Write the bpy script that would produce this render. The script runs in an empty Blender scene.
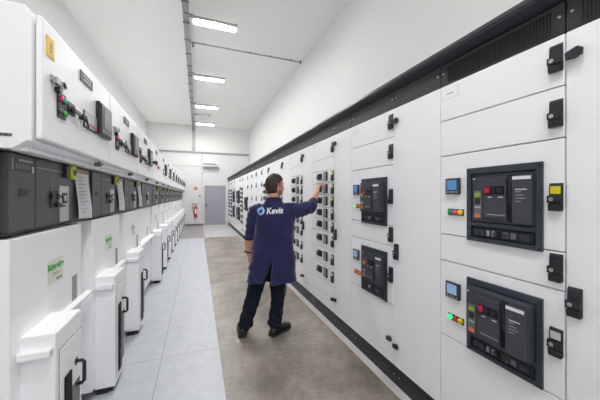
import bpy, bmesh, math, random
from mathutils import Vector, Matrix, noise
from mathutils.bvhtree import BVHTree
random.seed(7)
PI = math.pi
C = bpy.context.scene.collection
sc = bpy.context.scene

# ------------------------------------------------------------------ materials
def pm(name, col, rough=.5, metal=0., var=.03, scale=6., bump=0., bscale=60., emit=None, es=0., spec=.5, coat=0.):
    m = bpy.data.materials.new(name); m.use_nodes = True
    nt = m.node_tree; b = nt.nodes['Principled BSDF']
    tc = nt.nodes.new('ShaderNodeTexCoord')
    n = nt.nodes.new('ShaderNodeTexNoise'); n.inputs['Scale'].default_value = scale; n.inputs['Detail'].default_value = 4
    nt.links.new(tc.outputs['Object'], n.inputs['Vector'])
    r = nt.nodes.new('ShaderNodeMix'); r.data_type = 'RGBA'
    r.inputs[6].default_value = (*[max(0, c*(1-var)) for c in col], 1)
    r.inputs[7].default_value = (*[min(1, c*(1+var)) for c in col], 1)
    nt.links.new(n.outputs['Fac'], r.inputs[0]); nt.links.new(r.outputs[2], b.inputs['Base Color'])
    b.inputs['Roughness'].default_value = rough; b.inputs['Metallic'].default_value = metal
    b.inputs['Specular IOR Level'].default_value = spec
    if coat: b.inputs['Coat Weight'].default_value = coat
    if bump:
        n2 = nt.nodes.new('ShaderNodeTexNoise'); n2.inputs['Scale'].default_value = bscale; n2.inputs['Detail'].default_value = 3
        nt.links.new(tc.outputs['Object'], n2.inputs['Vector'])
        bp = nt.nodes.new('ShaderNodeBump'); bp.inputs['Strength'].default_value = bump; bp.inputs['Distance'].default_value = .01
        nt.links.new(n2.outputs['Fac'], bp.inputs['Height']); nt.links.new(bp.outputs['Normal'], b.inputs['Normal'])
    if emit:
        b.inputs['Emission Color'].default_value = (*emit, 1); b.inputs['Emission Strength'].default_value = es
    return m
def S(r, g, b):
    f = lambda v: (v/255/12.92 if v/255 <= .04045 else ((v/255+.055)/1.055)**2.4)
    return (f(r), f(g), f(b))

M = {}
M['wall'] = pm('wall_paint', S(222,222,221), .75, bump=.04, bscale=40, var=.01)
M['ceil'] = pm('ceiling_paint', S(250,250,248), .85, bump=.03, bscale=30, var=.012)
M['rwhite'] = pm('switchboard_powder_coat', S(249,249,252), .34, var=.008, bump=.02, bscale=300)
M['lwhite'] = pm('cubicle_powder_coat', S(248,248,251), .38, var=.008, bump=.02, bscale=300)
M['liner'] = pm('gasket_grey', S(120,120,124), .7)
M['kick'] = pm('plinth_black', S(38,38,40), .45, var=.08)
M['band'] = pm('ventilation_charcoal', S(38,40,45), .45, var=.06)
M['bandslot'] = pm('slot_black', S(10,10,12), .8)
M['rail'] = pm('duct_slate', S(46,49,56), .4, var=.06)
M['dark'] = pm('compartment_anthracite', S(78,78,82), .42, var=.04, bump=.02, bscale=200)
M['dark2'] = pm('compartment_black', S(36,36,38), .45, var=.05)
M['blk'] = pm('black_plastic', S(34,36,42), .42, var=.05)
M['blk2'] = pm('breaker_plastic', S(64,67,76), .45, var=.04)
M['frame'] = pm('breaker_frame', S(50,57,68), .45, var=.04)
M['grey'] = pm('grey_plastic', S(150,152,154), .45)
M['lgrey'] = pm('pale_grey_plastic', S(205,206,206), .45)
M['midgrey'] = pm('mid_grey_plastic', S(108,110,114), .45)
M['steel'] = pm('brushed_steel', S(190,190,190), .3, metal=1., var=.05, scale=30)
M['zinc'] = pm('zinc_plated_tray', S(160,161,162), .5, metal=.35, var=.05, scale=14)
M['yellow'] = pm('yellow_plastic', S(225,205,40), .4)
M['lime'] = pm('interlock_yellow', S(214,214,40), .4)
M['amber'] = pm('warning_amber', S(238,196,60), .5)
M['orange'] = pm('orange_plastic', S(235,110,50), .4)
M['red'] = pm('red_plastic', S(205,30,60), .35)
M['green'] = pm('green_plastic', S(10,140,105), .35)
M['greenlit'] = pm('green_lamp_lit', S(40,220,140), .3, emit=S(60,255,160), es=.22)
M['pink'] = pm('magenta_plastic', S(235,70,125), .35)
M['lcd'] = pm('meter_screen', S(90,140,190), .25, emit=S(110,165,220), es=.05)
M['lcdpale'] = pm('pale_meter_screen', S(150,180,215), .25, emit=S(160,190,225), es=.05)
M['lcdgreen'] = pm('breaker_lcd', S(150,180,50), .3)
M['screen'] = pm('relay_screen', S(125,128,134), .2)
M['paper'] = pm('printed_paper', S(222,224,228), .8, var=.06, scale=45)
M['ink'] = pm('printed_ink', S(150,153,160), .8)
M['tape'] = pm('kraft_tape', S(170,150,120), .6)
M['plate'] = pm('engraved_plate', S(58,60,62), .5)
M['white'] = pm('label_white', S(235,236,238), .5)
M['sgreen'] = pm('logo_green', S(60,175,80), .5)
M['sticker'] = pm('sticker_cream', S(226,228,216), .5)
M['door'] = pm('door_grey_paint', S(158,160,172), .45, var=.02)
M['frameb'] = pm('door_frame_paint', S(196,190,184), .5)
M['extred'] = pm('extinguisher_red', S(190,22,48), .3, coat=.4)
M['strip'] = pm('aluminium_floor_strip', S(205,206,206), .45, metal=.15)
M['tube'] = pm('lamp_tube_lit', (1,1,1), .4, emit=(1.0,.99,.98), es=80.)
M['fix'] = pm('luminaire_housing', S(178,177,172), .5)
M['skin'] = pm('skin', S(205,150,125), .5, var=.06, scale=18)
M['hair'] = pm('brown_hair', S(54,38,31), .6, var=.45, scale=60, bump=.5, bscale=160)
M['beard'] = pm('short_beard', S(170,120,98), .7, var=.25, scale=90)
M['coat'] = pm('navy_cotton', S(38,40,80), .8, var=.10, scale=9, bump=.25, bscale=22, spec=.25)
_b = M['coat'].node_tree.nodes['Principled BSDF']; _b.inputs['Sheen Weight'].default_value = .4; _b.inputs['Sheen Roughness'].default_value = .4
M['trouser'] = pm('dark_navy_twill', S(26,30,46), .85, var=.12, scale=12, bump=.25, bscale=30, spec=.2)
M['pocket'] = pm('grey_twill', S(74,70,84), .85, bump=.15)
M['shoe'] = pm('black_leather', S(30,30,32), .42, var=.1)
M['logoblue'] = pm('print_blue', S(70,135,200), .6)
M['logolight'] = pm('print_pale_blue', S(190,220,240), .6)
M['eye'] = pm('eye_white', S(230,228,224), .3)

def floor_mats():
    # polished concrete
    m = bpy.data.materials.new('polished_concrete'); m.use_nodes = True; nt = m.node_tree; N = nt.nodes; L = nt.links
    b = N['Principled BSDF']; tc = N.new('ShaderNodeTexCoord')
    n1 = N.new('ShaderNodeTexNoise'); n1.inputs['Scale'].default_value = 1.7; n1.inputs['Detail'].default_value = 8; n1.inputs['Roughness'].default_value = .65
    n2 = N.new('ShaderNodeTexNoise'); n2.inputs['Scale'].default_value = 14; n2.inputs['Detail'].default_value = 6; n2.inputs['Roughness'].default_value = .7
    for n in (n1, n2): L.new(tc.outputs['Object'], n.inputs['Vector'])
    r = N.new('ShaderNodeValToRGB'); e = r.color_ramp.elements
    e[0].position = .34; e[0].color = (*S(116,109,100), 1); e[1].position = .68; e[1].color = (*S(186,178,165), 1)
    L.new(n1.outputs['Fac'], r.inputs['Fac'])
    r2 = N.new('ShaderNodeValToRGB'); e = r2.color_ramp.elements
    e[0].position = .3; e[0].color = (.58, .57, .56, 1); e[1].position = .7; e[1].color = (1.05, 1.05, 1.05, 1)
    L.new(n2.outputs['Fac'], r2.inputs['Fac'])
    mx = N.new('ShaderNodeMix'); mx.data_type = 'RGBA'; mx.blend_type = 'MULTIPLY'; mx.inputs[0].default_value = .8
    L.new(r.outputs['Color'], mx.inputs[6]); L.new(r2.outputs['Color'], mx.inputs[7])
    v = N.new('ShaderNodeTexVoronoi'); v.inputs['Scale'].default_value = 5; L.new(tc.outputs['Object'], v.inputs['Vector'])
    rv = N.new('ShaderNodeValToRGB'); e = rv.color_ramp.elements
    e[0].position = .012; e[0].color = (1.35, 1.35, 1.35, 1); e[1].position = .03; e[1].color = (1, 1, 1, 1)
    L.new(v.outputs['Distance'], rv.inputs['Fac'])
    m2 = N.new('ShaderNodeMix'); m2.data_type = 'RGBA'; m2.blend_type = 'MULTIPLY'; m2.inputs[0].default_value = 1
    L.new(mx.outputs[2], m2.inputs[6]); L.new(rv.outputs['Color'], m2.inputs[7])
    L.new(m2.outputs[2], b.inputs['Base Color'])
    rr = N.new('ShaderNodeMapRange'); rr.inputs['To Min'].default_value = .28; rr.inputs['To Max'].default_value = .5
    L.new(n1.outputs['Fac'], rr.inputs['Value']); L.new(rr.outputs['Result'], b.inputs['Roughness'])
    M['concrete'] = m
    # pale steel floor panels with joints
    m = bpy.data.materials.new('pale_floor_panels'); m.use_nodes = True; nt = m.node_tree; N = nt.nodes; L = nt.links
    b = N['Principled BSDF']; tc = N.new('ShaderNodeTexCoord'); sx = N.new('ShaderNodeSeparateXYZ'); L.new(tc.outputs['Object'], sx.inputs[0])
    def math_(op, a, v=None, w=None):
        q = N.new('ShaderNodeMath'); q.operation = op
        L.new(a, q.inputs[0])
        if v is not None: q.inputs[1].default_value = v
        return q.outputs[0]
    def seam(a, off, period, hw):
        t = math_('ADD', a, -off + 40*period); t = math_('MODULO', t, period)
        t = math_('SUBTRACT', t, period/2); t = math_('ABSOLUTE', t); return math_('GREATER_THAN', t, period/2-hw)
    s1 = seam(sx.outputs['X'], -.325, 1.2, .0035)
    s2 = seam(sx.outputs['Y'], 2.89, 1.9, .0035)
    s = N.new('ShaderNodeMath'); s.operation = 'MAXIMUM'; L.new(s1, s.inputs[0]); L.new(s2, s.inputs[1])
    n = N.new('ShaderNodeTexNoise'); n.inputs['Scale'].default_value = 9; n.inputs['Detail'].default_value = 8; n.inputs['Roughness'].default_value = .7
    L.new(tc.outputs['Object'], n.inputs['Vector'])
    r = N.new('ShaderNodeValToRGB'); e = r.color_ramp.elements
    e[0].position = .25; e[0].color = (*S(176,180,187), 1); e[1].position = .62; e[1].color = (*S(194,198,205), 1)
    L.new(n.outputs['Fac'], r.inputs['Fac'])
    mx = N.new('ShaderNodeMix'); mx.data_type = 'RGBA'; L.new(s.outputs[0], mx.inputs[0])
    L.new(r.outputs['Color'], mx.inputs[6]); mx.inputs[7].default_value = (*S(142,145,152), 1)
    L.new(mx.outputs[2], b.inputs['Base Color']); b.inputs['Roughness'].default_value = .42
    M['panels'] = m
    M['floor_far'] = pm('far_concrete', S(152,149,146), .5, var=.12, scale=3)
    M['floor_pale'] = pm('far_pale_screed', S(190,190,190), .5, var=.05, scale=3)
floor_mats()

# ------------------------------------------------------------------ mesh builder
class MB:
    def __init__(s): s.bm = bmesh.new(); s.mats = []
    def mi(s, m):
        m = M[m]
        if m not in s.mats: s.mats.append(m)
        return s.mats.index(m)
    def quad_faces(s, vs, fs, m, smooth=False):
        i = s.mi(m); bv = [s.bm.verts.new(v) for v in vs]
        for f in fs:
            try:
                q = s.bm.faces.new([bv[k] for k in f]); q.material_index = i; q.smooth = smooth
            except ValueError: pass
        return s
    def box(s, x0, x1, y0, y1, z0, z1, m):
        x0, x1 = sorted((x0, x1)); y0, y1 = sorted((y0, y1)); z0, z1 = sorted((z0, z1))
        v = [(x0,y0,z0),(x1,y0,z0),(x1,y1,z0),(x0,y1,z0),(x0,y0,z1),(x1,y0,z1),(x1,y1,z1),(x0,y1,z1)]
        return s.quad_faces(v, [(3,2,1,0),(4,5,6,7),(0,1,5,4),(1,2,6,5),(2,3,7,6),(3,0,4,7)], m)
    def prism(s, prof, y0, y1, m, axis='y', smooth=False):
        # prof: list of (a,b), counter-clockwise; extruded along axis
        n = len(prof)
        def p(a, b, t): return {'y': (a, t, b), 'x': (t, a, b), 'z': (a, b, t)}[axis]
        v = [p(a, b, y0) for a, b in prof] + [p(a, b, y1) for a, b in prof]
        f = [tuple(range(n)), tuple(range(2*n-1, n-1, -1))] + [(i, i+n, (i+1) % n+n, (i+1) % n) for i in range(n)]
        return s.quad_faces(v, f, m, smooth)
    def ring(s, c, d, r, n):
        d = Vector(d).normalized(); u = d.orthogonal().normalized(); w = d.cross(u)
        c = Vector(c)
        return [c+(u*math.cos(2*PI*k/n)+w*math.sin(2*PI*k/n))*r for k in range(n)]
    def cyl(s, a, b, r, m, n=16, r2=None):
        a, b = Vector(a), Vector(b); d = b-a
        v = s.ring(a, d, r, n)+s.ring(b, d, r if r2 is None else r2, n)
        i = s.mi(m); bv = [s.bm.verts.new(q) for q in v]
        for k in range(n):
            f = s.bm.faces.new([bv[k], bv[(k+1) % n], bv[(k+1) % n+n], bv[k+n]]); f.material_index = i; f.smooth = True
        f = s.bm.faces.new(bv[:n][::-1]); f.material_index = i
        f = s.bm.faces.new(bv[n:]); f.material_index = i
        return s
    def tube(s, pts, r, m, n=10):
        pts = [Vector(p) for p in pts]; rings = []; u = None
        for k, p in enumerate(pts):
            d = (pts[min(k+1, len(pts)-1)]-pts[max(k-1, 0)]).normalized()
            if u is None: u = d.orthogonal().normalized()
            else: u = (u-d*u.dot(d)).normalized()
            w = d.cross(u); rr = r[k] if isinstance(r, (list, tuple)) else r
            rings.append([p+(u*math.cos(2*PI*j/n)+w*math.sin(2*PI*j/n))*rr for j in range(n)])
        return s.loft(rings, m)
    def loft(s, rings, m, caps=True, smooth=True):
        i = s.mi(m); n = len(rings[0]); bv = [[s.bm.verts.new(q) for q in r] for r in rings]
        for a, b in zip(bv, bv[1:]):
            for j in range(n):
                f = s.bm.faces.new([a[j], a[(j+1) % n], b[(j+1) % n], b[j]]); f.material_index = i; f.smooth = smooth
        if caps:
            for r in (bv[0][::-1], bv[-1]):
                f = s.bm.faces.new(r); f.material_index = i; f.smooth = False
        return s
    def ball(s, c, r, m, sub=2, scale=None, rot=None):
        mat = Matrix.Translation(Vector(c))
        if rot: mat = mat @ rot
        if scale: mat = mat @ Matrix.Diagonal((*scale, 1))
        g = bmesh.ops.create_icosphere(s.bm, subdivisions=sub, radius=r, matrix=mat); i = s.mi(m)
        for v in g['verts']:
            for f in v.link_faces: f.material_index = i; f.smooth = True
        return s
    def chain(s, pts, rs, m, step=.35, sub=2):
        for (a, ra), (b, rb) in zip(zip(pts, rs), list(zip(pts, rs))[1:]):
            a, b = Vector(a), Vector(b); n = max(1, int((b-a).length/(min(ra, rb)*step)))
            for k in range(n+1):
                t = k/n; s.ball(a.lerp(b, t), ra+(rb-ra)*t, m, sub)
        return s
    def mesh(s, name, normals=True):
        if normals: bmesh.ops.recalc_face_normals(s.bm, faces=s.bm.faces)
        me = bpy.data.meshes.new(name); s.bm.to_mesh(me); s.bm.free()
        for m in s.mats: me.materials.append(m)
        return me
    def build(s, name, parent=None, bevel=0., seg=2, shift=None):
        me = s.mesh(name)
        off = Vector(shift) if shift is not None else (world_loc(parent) if parent else Vector())
        if off.length: me.transform(Matrix.Translation(-off))
        o = bpy.data.objects.new(name, me); C.objects.link(o)
        if parent: o.parent = parent
        elif shift is not None: o.location = off
        if bevel:
            b = o.modifiers.new('bevel', 'BEVEL'); b.width = bevel; b.segments = seg; b.limit_method = 'ANGLE'; b.angle_limit = math.radians(50)
        return o
def world_loc(o):
    v = Vector()
    while o: v = v+o.location; o = o.parent
    return v
def tag(o, label=None, cat=None, group=None, kind=None):
    if label: o['label'] = label
    if cat: o['category'] = cat
    if group: o['group'] = group
    if kind: o['kind'] = kind
    return o
def thing(name, loc, label, cat, group=None, rz=0):
    o = bpy.data.objects.new(name, None); C.objects.link(o); o.location = loc; o.rotation_euler = (0, 0, rz)
    o.empty_display_size = .1
    return tag(o, label, cat, group)
def kids(o): return [q for q in bpy.data.objects if q.parent == o]
KC = {}
def copy_tree(o, parent=None):
    c = o.copy(); C.objects.link(c)
    if parent: c.parent = parent
    for ch in kids(o): copy_tree(ch, c)
    return c
def text_mesh(s, size, bold=0.0, shear=0.):
    cu = bpy.data.curves.new('lettering', 'FONT'); cu.body = s; cu.size = size; cu.offset = bold; cu.shear = shear
    cu.align_x = 'CENTER'; cu.align_y = 'CENTER'
    o = bpy.data.objects.new('lettering', cu); C.objects.link(o)
    bpy.context.view_layer.update()
    me = bpy.data.meshes.new_from_object(o.evaluated_get(bpy.context.evaluated_depsgraph_get()))
    vs = [v.co.copy() for v in me.vertices]; fs = [tuple(p.vertices) for p in me.polygons]
    bpy.data.objects.remove(o); bpy.data.curves.remove(cu); bpy.data.meshes.remove(me)
    return vs, fs

# ------------------------------------------------------------------ camera
FPX, HC, TH = 272., 1.55, math.atan(102/272)
cam = bpy.data.cameras.new('camera'); cam.sensor_width = 36; cam.lens = FPX/600*36; cam.shift_y = -4.5/600; cam.clip_start = .02
co = bpy.data.objects.new('camera', cam); C.objects.link(co); co.location = (0, 0, HC); co.rotation_euler = (PI/2, 0, -TH)
sc.camera = co
sc.view_settings.view_transform = 'Standard'; sc.view_settings.look = 'None'; sc.view_settings.gamma = 1
sc.view_settings.use_curve_mapping = False; sc.view_settings.exposure = 1.72
sc.cycles.use_denoising = True; sc.cycles.max_bounces = 10; sc.cycles.diffuse_bounces = 6
w = bpy.data.worlds.new('world'); sc.world = w; w.use_nodes = True
w.node_tree.nodes['Background'].inputs[0].default_value = (.9, .93, 1, 1); w.node_tree.nodes['Background'].inputs[1].default_value = .3

# ------------------------------------------------------------------ room shell
XL_W, XR_W, YB, YE, ZC = -2.35, 2.62, -4.0, 15.0, 5.15
def struct(name, mb, bevel=0.): return tag(mb.build(name, None, bevel), kind='structure')
fb = MB()
def fq(x0, x1, y0, y1, m): fb.quad_faces([(x0,y0,0),(x1,y0,0),(x1,y1,0),(x0,y1,0)], [(0,1,2,3)], m)
fq(XL_W, .20, YB, 10.6, 'panels'); fq(.20, XR_W, YB, 10.6, 'concrete')
fq(XL_W, .24, 10.6, YE, 'floor_far'); fq(.24, XR_W, 10.6, YE, 'floor_pale')
fb.quad_faces([(XL_W,YB,-.1),(XR_W,YB,-.1),(XR_W,YE,-.1),(XL_W,YE,-.1)], [(3,2,1,0)], 'concrete')
struct('floor', fb)
struct('ceiling', MB().box(XL_W-.1, XR_W+.1, YB-.1, YE+.1, ZC, ZC+.1, 'ceil'))
struct('wall_left', MB().box(XL_W-.1, XL_W, YB, YE, 0, ZC, 'wall'))
struct('wall_right', MB().box(XR_W, XR_W+.1, YB, YE, 0, ZC, 'wall'))
struct('wall_front', MB().box(XL_W, XR_W, YB-.1, YB, 0, ZC, 'wall'))
wb = MB(); wb.box(XL_W, .29, YE, YE+.1, 0, ZC, 'wall'); wb.box(.29, 1.39, YE, YE+.1, 2.085, ZC, 'wall'); wb.box(1.39, XR_W, YE, YE+.1, 0, ZC, 'wall')
struct('wall_back', wb)
struct('baseboard_back', MB().box(XL_W, .27, YE-.015, YE, 0, .09, 'midgrey'))
struct('trim_1', MB().box(1.44, 1.512, YB, 14.9, 0, .006, 'strip'))
# door
d = struct('door_1', MB().box(.335, 1.345, YE+.005, YE+.05, .01, 2.045, 'door'), .004)
hb = MB(); hb.box(.375, .405, YE-.003, YE+.006, .93, 1.13, 'blk'); hb.cyl((.39, YE, 1.07), (.39, YE-.055, 1.07), .011, 'blk'); hb.tube([(.385, YE-.05, 1.07), (.45, YE-.055, 1.07), (.51, YE-.05, 1.068)], .011, 'blk')
hb.build('door_handle', d)
cb = MB(); cb.box(.345, .40, YE-.01, YE+.006, 1.97, 2.03, 'grey'); cb.box(.40, .62, YE-.05, YE+.006, 1.955, 2.02, 'door')
fr = MB(); fr.box(.29, .335, YE-.02, YE+.05, 0, 2.085, 'frameb'); fr.box(1.345, 1.39, YE-.02, YE+.05, 0, 2.085, 'frameb'); fr.box(.335, 1.345, YE-.02, YE+.05, 2.045, 2.085, 'frameb')
fr.build('door_frame', d, .003)

# ------------------------------------------------------------------ ceiling services
def lum(y, lab, i):
    t = thing('ceiling_light', (.3, y, 4.8), lab, 'ceiling light', 'fluorescent lights along the cable tray')
    b = MB(); b.prism([(y-.105,4.80),(y-.105,4.774),(y+.105,4.774),(y+.105,4.80),(y+.06,4.85),(y-.06,4.85)], -.09, .70, 'fix', axis='x')
    b.box(-.10, -.085, y-.09, y+.09, 4.77, 4.85, 'fix'); b.box(.695, .71, y-.09, y+.09, 4.77, 4.85, 'fix')
    b.build('housing', t, .003)
    for xa, xb in ((-.055, .295), (.310, .662)):
        b = MB(); b.prism([(y-.048,4.774),(y-.046,4.756),(y+.046,4.756),(y+.048,4.774)], xa, xb, 'tube', axis='x'); b.build('lamp_diffuser', t)
    b = MB(); b.box(-.16, -.08, y-.03, y+.03, 4.85, 4.88, 'zinc'); b.box(-.24, -.08, y-.015, y+.015, 4.87, 4.895, 'zinc'); b.build('bracket', t)
lights = [(-2.25,'lit twin-diffuser ceiling light furthest behind the photographer'),
 (.30,'lit twin-diffuser ceiling light just overhead of the photographer'),
 (5.40,'largest lit twin-diffuser ceiling light in the photo, just before the long pipe'), (7.95,'second lit twin-diffuser ceiling light from the top of the photo, beyond the long pipe'),
 (10.50,'third lit twin-diffuser ceiling light, just before the short far pipe'), (13.05,'smallest lit twin-diffuser ceiling light, nearest the back wall')]
for i, (y, l) in enumerate(lights): lum(y, l, i)
# perforated tray along the ceiling and down the back wall
t = thing('cable_tray', (-.21, 5, 4.9), 'long galvanised cable tray under the ceiling turning down the back wall', 'cable tray')
b = MB(); b.box(-.265, -.155, YB+.02, YE-.03, 4.90, 4.908, 'zinc'); b.box(-.265, -.258, YB+.02, YE-.03, 4.908, 4.96, 'zinc'); b.box(-.162, -.155, YB+.02, YE-.03, 4.908, 4.96, 'zinc')
b.build('tray', t)
y = -3.6
while y < 14.8:
    b = MB(); b.prism([(-.275,4.888),(-.145,4.888),(-.145,4.9),(-.204,4.9),(-.204,ZC),(-.216,ZC),(-.216,4.9),(-.275,4.9)], y-.02, y+.02, 'midgrey'); b.build('support', t); y += .62
b = MB(); b.box(-.29, -.13, YE-.06, YE-.052, 3.83, 4.90, 'zinc'); b.box(-.29, -.282, YE-.052, YE, 3.83, 4.9, 'zinc'); b.box(-.138, -.13, YE-.052, YE, 3.83, 4.9, 'zinc')
b.build('wall_drop', t)
b = MB(); b.box(-.255, -.175, YB+.1, YE-.08, 4.91, 4.94, 'midgrey'); b.build('cable', t)
tag(MB().box(XL_W+.005, XR_W-.005, YE-.06, YE, 3.73, 3.81, 'grey').build('wall_trunking', shift=(0, YE-.03, 3.77)), 'grey trunking running the full width of the back wall', 'trunking')
tag(MB().box(XL_W+.005, .145, YE-.03, YE, 3.05, 3.085, 'lgrey').build('wall_conduit', shift=(-1, YE-.02, 3.07)), 'thin pale horizontal conduit low on the back wall, left of the door', 'conduit')
t = thing('wall_riser', (.195, YE-.02, 0), 'pale vertical conduit on the back wall beside the grey door', 'conduit')
MB().box(.165, .225, YE-.035, YE, .09, 3.73, 'lgrey').build('duct', t)
for z in (.6, 1.9, 2.7, 3.4): MB().box(.155, .235, YE-.04, YE, z-.015, z+.015, 'grey').build('clip', t)
for z, lab in ((1.53,'upper small grey switch box left of the grey door'), (1.30,'middle small grey switch box left of the grey door'), (1.13,'lowest small grey switch box left of the grey door')):
    t = thing('switch_box', (.08, YE-.02, z-.05), lab, 'switch box', 'small switch boxes beside the door')
    MB().box(.045, .125, YE-.05, YE, z-.055, z+.055, 'grey' if z > 1.5 else 'lgrey').build('housing', t, .005)
    MB().box(.065, .105, YE-.056, YE-.05, z-.02, z+.025, 'blk' if z > 1.5 else 'white').build('rocker', t, .002)
# air unit above the door
t = thing('wall_air_conditioner', (.6, YE-.12, 3.0), 'white wall air unit with a dark top slot above the grey door', 'air conditioner')
MB().prism([(YE-.26,3.03),(YE-.24,2.99),(YE,2.99),(YE,3.23),(YE-.22,3.23),(YE-.26,3.19)], .25, 1.02, 'lgrey', axis='x').build('casing', t, .008)
MB().box(.27, .86, YE-.268, YE-.255, 3.15, 3.19, 'blk').build('air_slot', t)
MB().box(.30, .97, YE-.266, YE-.25, 3.02, 3.045, 'midgrey').build('louvre', t)
# sprinkler pipes
def pipe(y, x0, x1, lab):
    t = thing('ceiling_pipe', ((x0+x1)/2, y, 4.94), lab, 'pipe', 'thin pipes under the ceiling')
    MB().cyl((x0, y, 4.94), (x1, y, 4.94), .016, 'grey', 10).build('pipe_run', t)
    n = max(2, int((x1-x0)/.45)); b = MB()
    for k in range(n): 
        x = x0+(k+.5)*(x1-x0)/n; b.box(x-.012, x+.012, y-.025, y+.025, 4.92, 4.96, 'grey')
    b.build('pipe_clip', t)
    b = MB(); b.box(x1-.012, x1+.015, y-.03, y+.03, 4.91, 4.97, 'midgrey'); b.build('end_cap', t)
    b = MB(); b.tube([(x0+.02, y, 4.94), (x0-.04, y, 4.93), (x0-.08, y-.03, 4.95)], .012, 'midgrey'); b.box(x0, x0+.04, y-.03, y+.03, 4.85, 4.94, 'midgrey'); b.build('tee', t)
pipe(6.47, -.12, 2.44, 'long thin grey pipe crossing the ceiling to the right')
pipe(12.1, -.12, .47, 'short thin grey pipe beside the farthest ceiling light')
# fire extinguisher
t = thing('fire_extinguisher', (-.11, YE-.1, .42), 'red fire extinguisher hung on the back wall left of the door', 'fire extinguisher')
b = MB(); pr = [(0,.42),(.065,.42),(.075,.45),(.075,.93),(.06,.99),(.03,1.02),(.028,1.06),(0,1.06)]
b.loft([b.ring((-.11, YE-.1, z), (0,0,1), max(r, .002), 20) for r, z in pr], 'extred'); b.build('cylinder', t)
b = MB(); b.box(-.14, -.08, YE-.14, YE-.06, 1.06, 1.09, 'blk'); b.tube([(-.11, YE-.1, 1.09), (-.06, YE-.1, 1.13), (.0, YE-.1, 1.12)], .012, 'blk'); b.build('valve', t)
MB().tube([(-.13, YE-.1, 1.07), (-.21, YE-.1, 1.16), (-.27, YE-.1, 1.12), (-.28, YE-.1, .98), (-.22, YE-.1, .84), (-.19, YE-.1, .6)], .013, 'blk').build('hose', t)
MB().box(-.15, -.07, YE-.178, YE-.172, .62, .86, 'white').build('instruction_label', t)
MB().box(-.15, -.07, YE-.03, YE, .9, 1.0, 'midgrey').build('wall_bracket', t)
t = thing('extinguisher_sign', (-.115, YE, 1.84), 'small red square sign above the fire extinguisher', 'sign')
MB().box(-.19, -.04, YE-.006, YE, 1.835, 1.985, 'red').build('panel', t)
b = MB(); b.box(-.13, -.10, YE-.009, YE-.006, 1.86, 1.93, 'white'); b.box(-.125, -.085, YE-.009, YE-.006, 1.935, 1.945, 'white'); b.box(-.155, -.145, YE-.009, YE-.006, 1.875, 1.94, 'white'); b.build('pictogram', t)

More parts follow.
